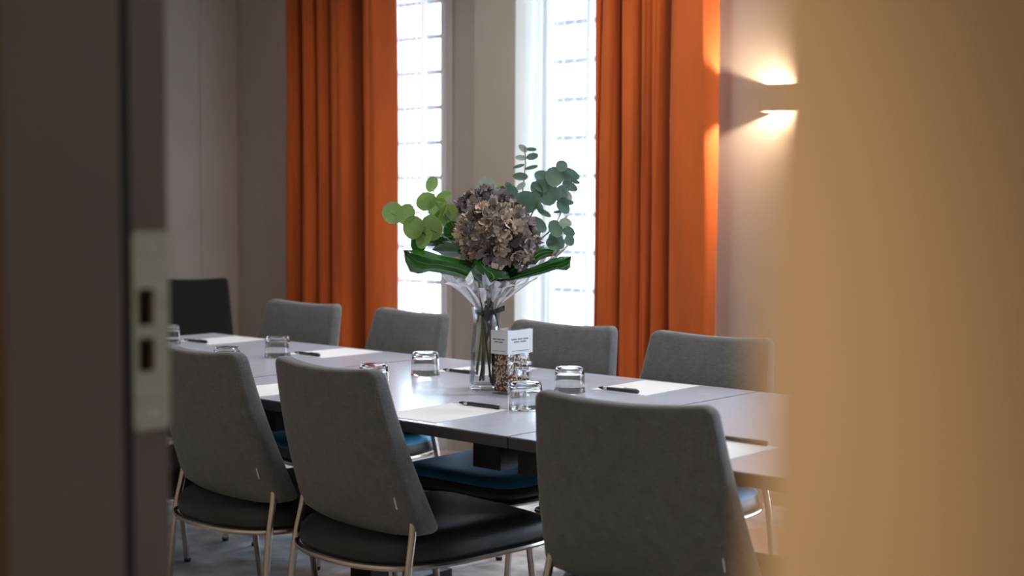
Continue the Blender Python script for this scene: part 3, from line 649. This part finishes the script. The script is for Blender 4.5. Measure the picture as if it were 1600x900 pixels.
big_leaf([(720, 830), (860, 700), (930, 650), (985, 630), (1085, 655), (1060, 690), (980, 700), (900, 780)], -0.03, 'dark_leaf')
big_leaf([(640, 820), (560, 730), (520, 690), (455, 705), (360, 660), (430, 580), (500, 590), (560, 640)], -0.02, 'silver_leaf', 'pale silver-green leaf back')
big_leaf([(700, 840), (540, 700), (480, 640), (400, 640), (240, 640), (260, 590), (330, 560), (480, 570)], -0.05, 'dark_leaf')
big_leaf([(720, 850), (900, 760), (950, 640), (980, 560), (960, 500), (900, 560), (850, 650), (760, 760)], -0.04, 'dark_leaf')
# stems gathered through the neck into the vase
for k in range(9):
    q = 2.4 * k; a = 0.02 * math.sqrt(k / 9); top = Vector((0.035 * math.cos(q), 0.035 * math.sin(q), 0.37)); bot = Vector((0.034 * math.cos(q + 2.6), 0.034 * math.sin(q + 2.6), 0.022 + 0.012 * (k % 4)))
    nk = Vector((a * math.cos(q + 1), a * math.sin(q + 1), 0.238))
    link('stem', MB().tube(catmull([bot, bot.lerp(nk, 0.55) , nk, top], 5), 0.0028 if k % 2 else 0.0036, 7).mesh('stem', 'stem_brown' if k % 3 else 'stem_green'), bq)
# cellophane wrap: a crumpled cone flaring above the neck, with a skirt down into the vase
wr = MB(); vs = []; fs = []; N = 60; r3 = random.Random(3)
prof = [(0.030, 0.205), (0.024, 0.235), (0.034, 0.255), (0.060, 0.285), (0.095, 0.318), (0.14, 0.352), (0.185, 0.39), (0.22, 0.43), (0.24, 0.47), (0.25, 0.50)]
phs = [r3.uniform(0, 6.28) for _ in range(8)]
for i, (r, z) in enumerate(prof):
    for k in range(N):
        q = 2 * math.pi * k / N
        cr_ = 0.09 * math.sin(7 * q + phs[0] + i * 0.5) + 0.07 * math.sin(13 * q + phs[1] - i * 0.8) + 0.05 * math.sin(23 * q + phs[2] + i) + r3.uniform(-0.05, 0.05)
        top = max(0, i - 6) / 3 * 0.035 * (math.sin(3 * q + phs[3]) + math.sin(5 * q + phs[4]))
        if i in (3, 4): cr_ *= 1.5
        if i == 5: top += 0.022 * math.sin(5 * q + phs[5]) + 0.012 * math.sin(11 * q + phs[6]) + r3.uniform(-0.008, 0.008)
        rr = r * (1 + cr_ * (0.9 if i < 6 else 0.45)); vs.append((rr * math.cos(q), rr * math.sin(q), z + top))
for i in range(len(prof) - 1):
    for k in range(N):
        if i >= 5 and not 2 <= k <= 17: continue        # only the loose right-hand flap stands up beside the flowers
        a = i * N + k; b2 = i * N + (k + 1) % N; fs.append((a, b2, b2 + N, a + N))
o = link('cellophane_wrap', wr.add(vs, fs).mesh('cellophane_wrap', 'cellophane', True, 30), bq); o['label'] = 'crumpled clear cellophane wrap'
# dark ribbon tied round the neck with two loose tails
rb = link('ribbon', MB().tube([(0.03 * math.cos(q), 0.03 * math.sin(q), 0.236 + 0.003 * math.sin(2 * q)) for q in (2 * math.pi * k / 24 for k in range(24))], 0.006, 8, closed=True).mesh('ribbon', 'ribbon_dark'), bq)
def strap(pts, wd): 
    c = catmull(pts, 6); v = []; n = len(c)
    for i, p in enumerate(c): v += [p + UV * wd * 0.5 + TV * 0.002 * math.sin(i), p - UV * wd * 0.5]
    return MB().add(v, [(2 * i, 2 * i + 1, 2 * i + 3, 2 * i + 2) for i in range(n - 1)])
kn = at(768, 492, 0.034)
kb = link('knot', MB().lathe([(0, -0.024), (0.012, -0.018), (0.018, -0.004), (0.015, 0.012), (0.009, 0.022), (0, 0.026)], 12).mesh('knot', 'ribbon_dark'), rb, kn - TV * 0.004, (0.3, 0.2, 0))
for pts in ([kn, kn + RV * 0.012 + UV * 0.04 + TV * 0.012, kn + RV * 0.028 + UV * 0.075 + TV * 0.01], [kn, kn + RV * 0.03 + UV * 0.012 + TV * 0.015, kn + RV * 0.052 + UV * 0.02 + TV * 0.01],
            [kn, kn + RV * 0.022 + UV * 0.006 + TV * 0.02, kn + RV * 0.034 - UV * 0.035 + TV * 0.014], [kn, kn - RV * 0.018 + UV * 0.002 + TV * 0.012, kn - RV * 0.02 - UV * 0.022 + TV * 0.008]):
    o = link('ribbon_tail', strap(pts, 0.016).mesh('ribbon_tail', 'ribbon_dark', True, 80), rb); md = o.modifiers.new('thickness', 'SOLIDIFY'); md.thickness = 0.0012
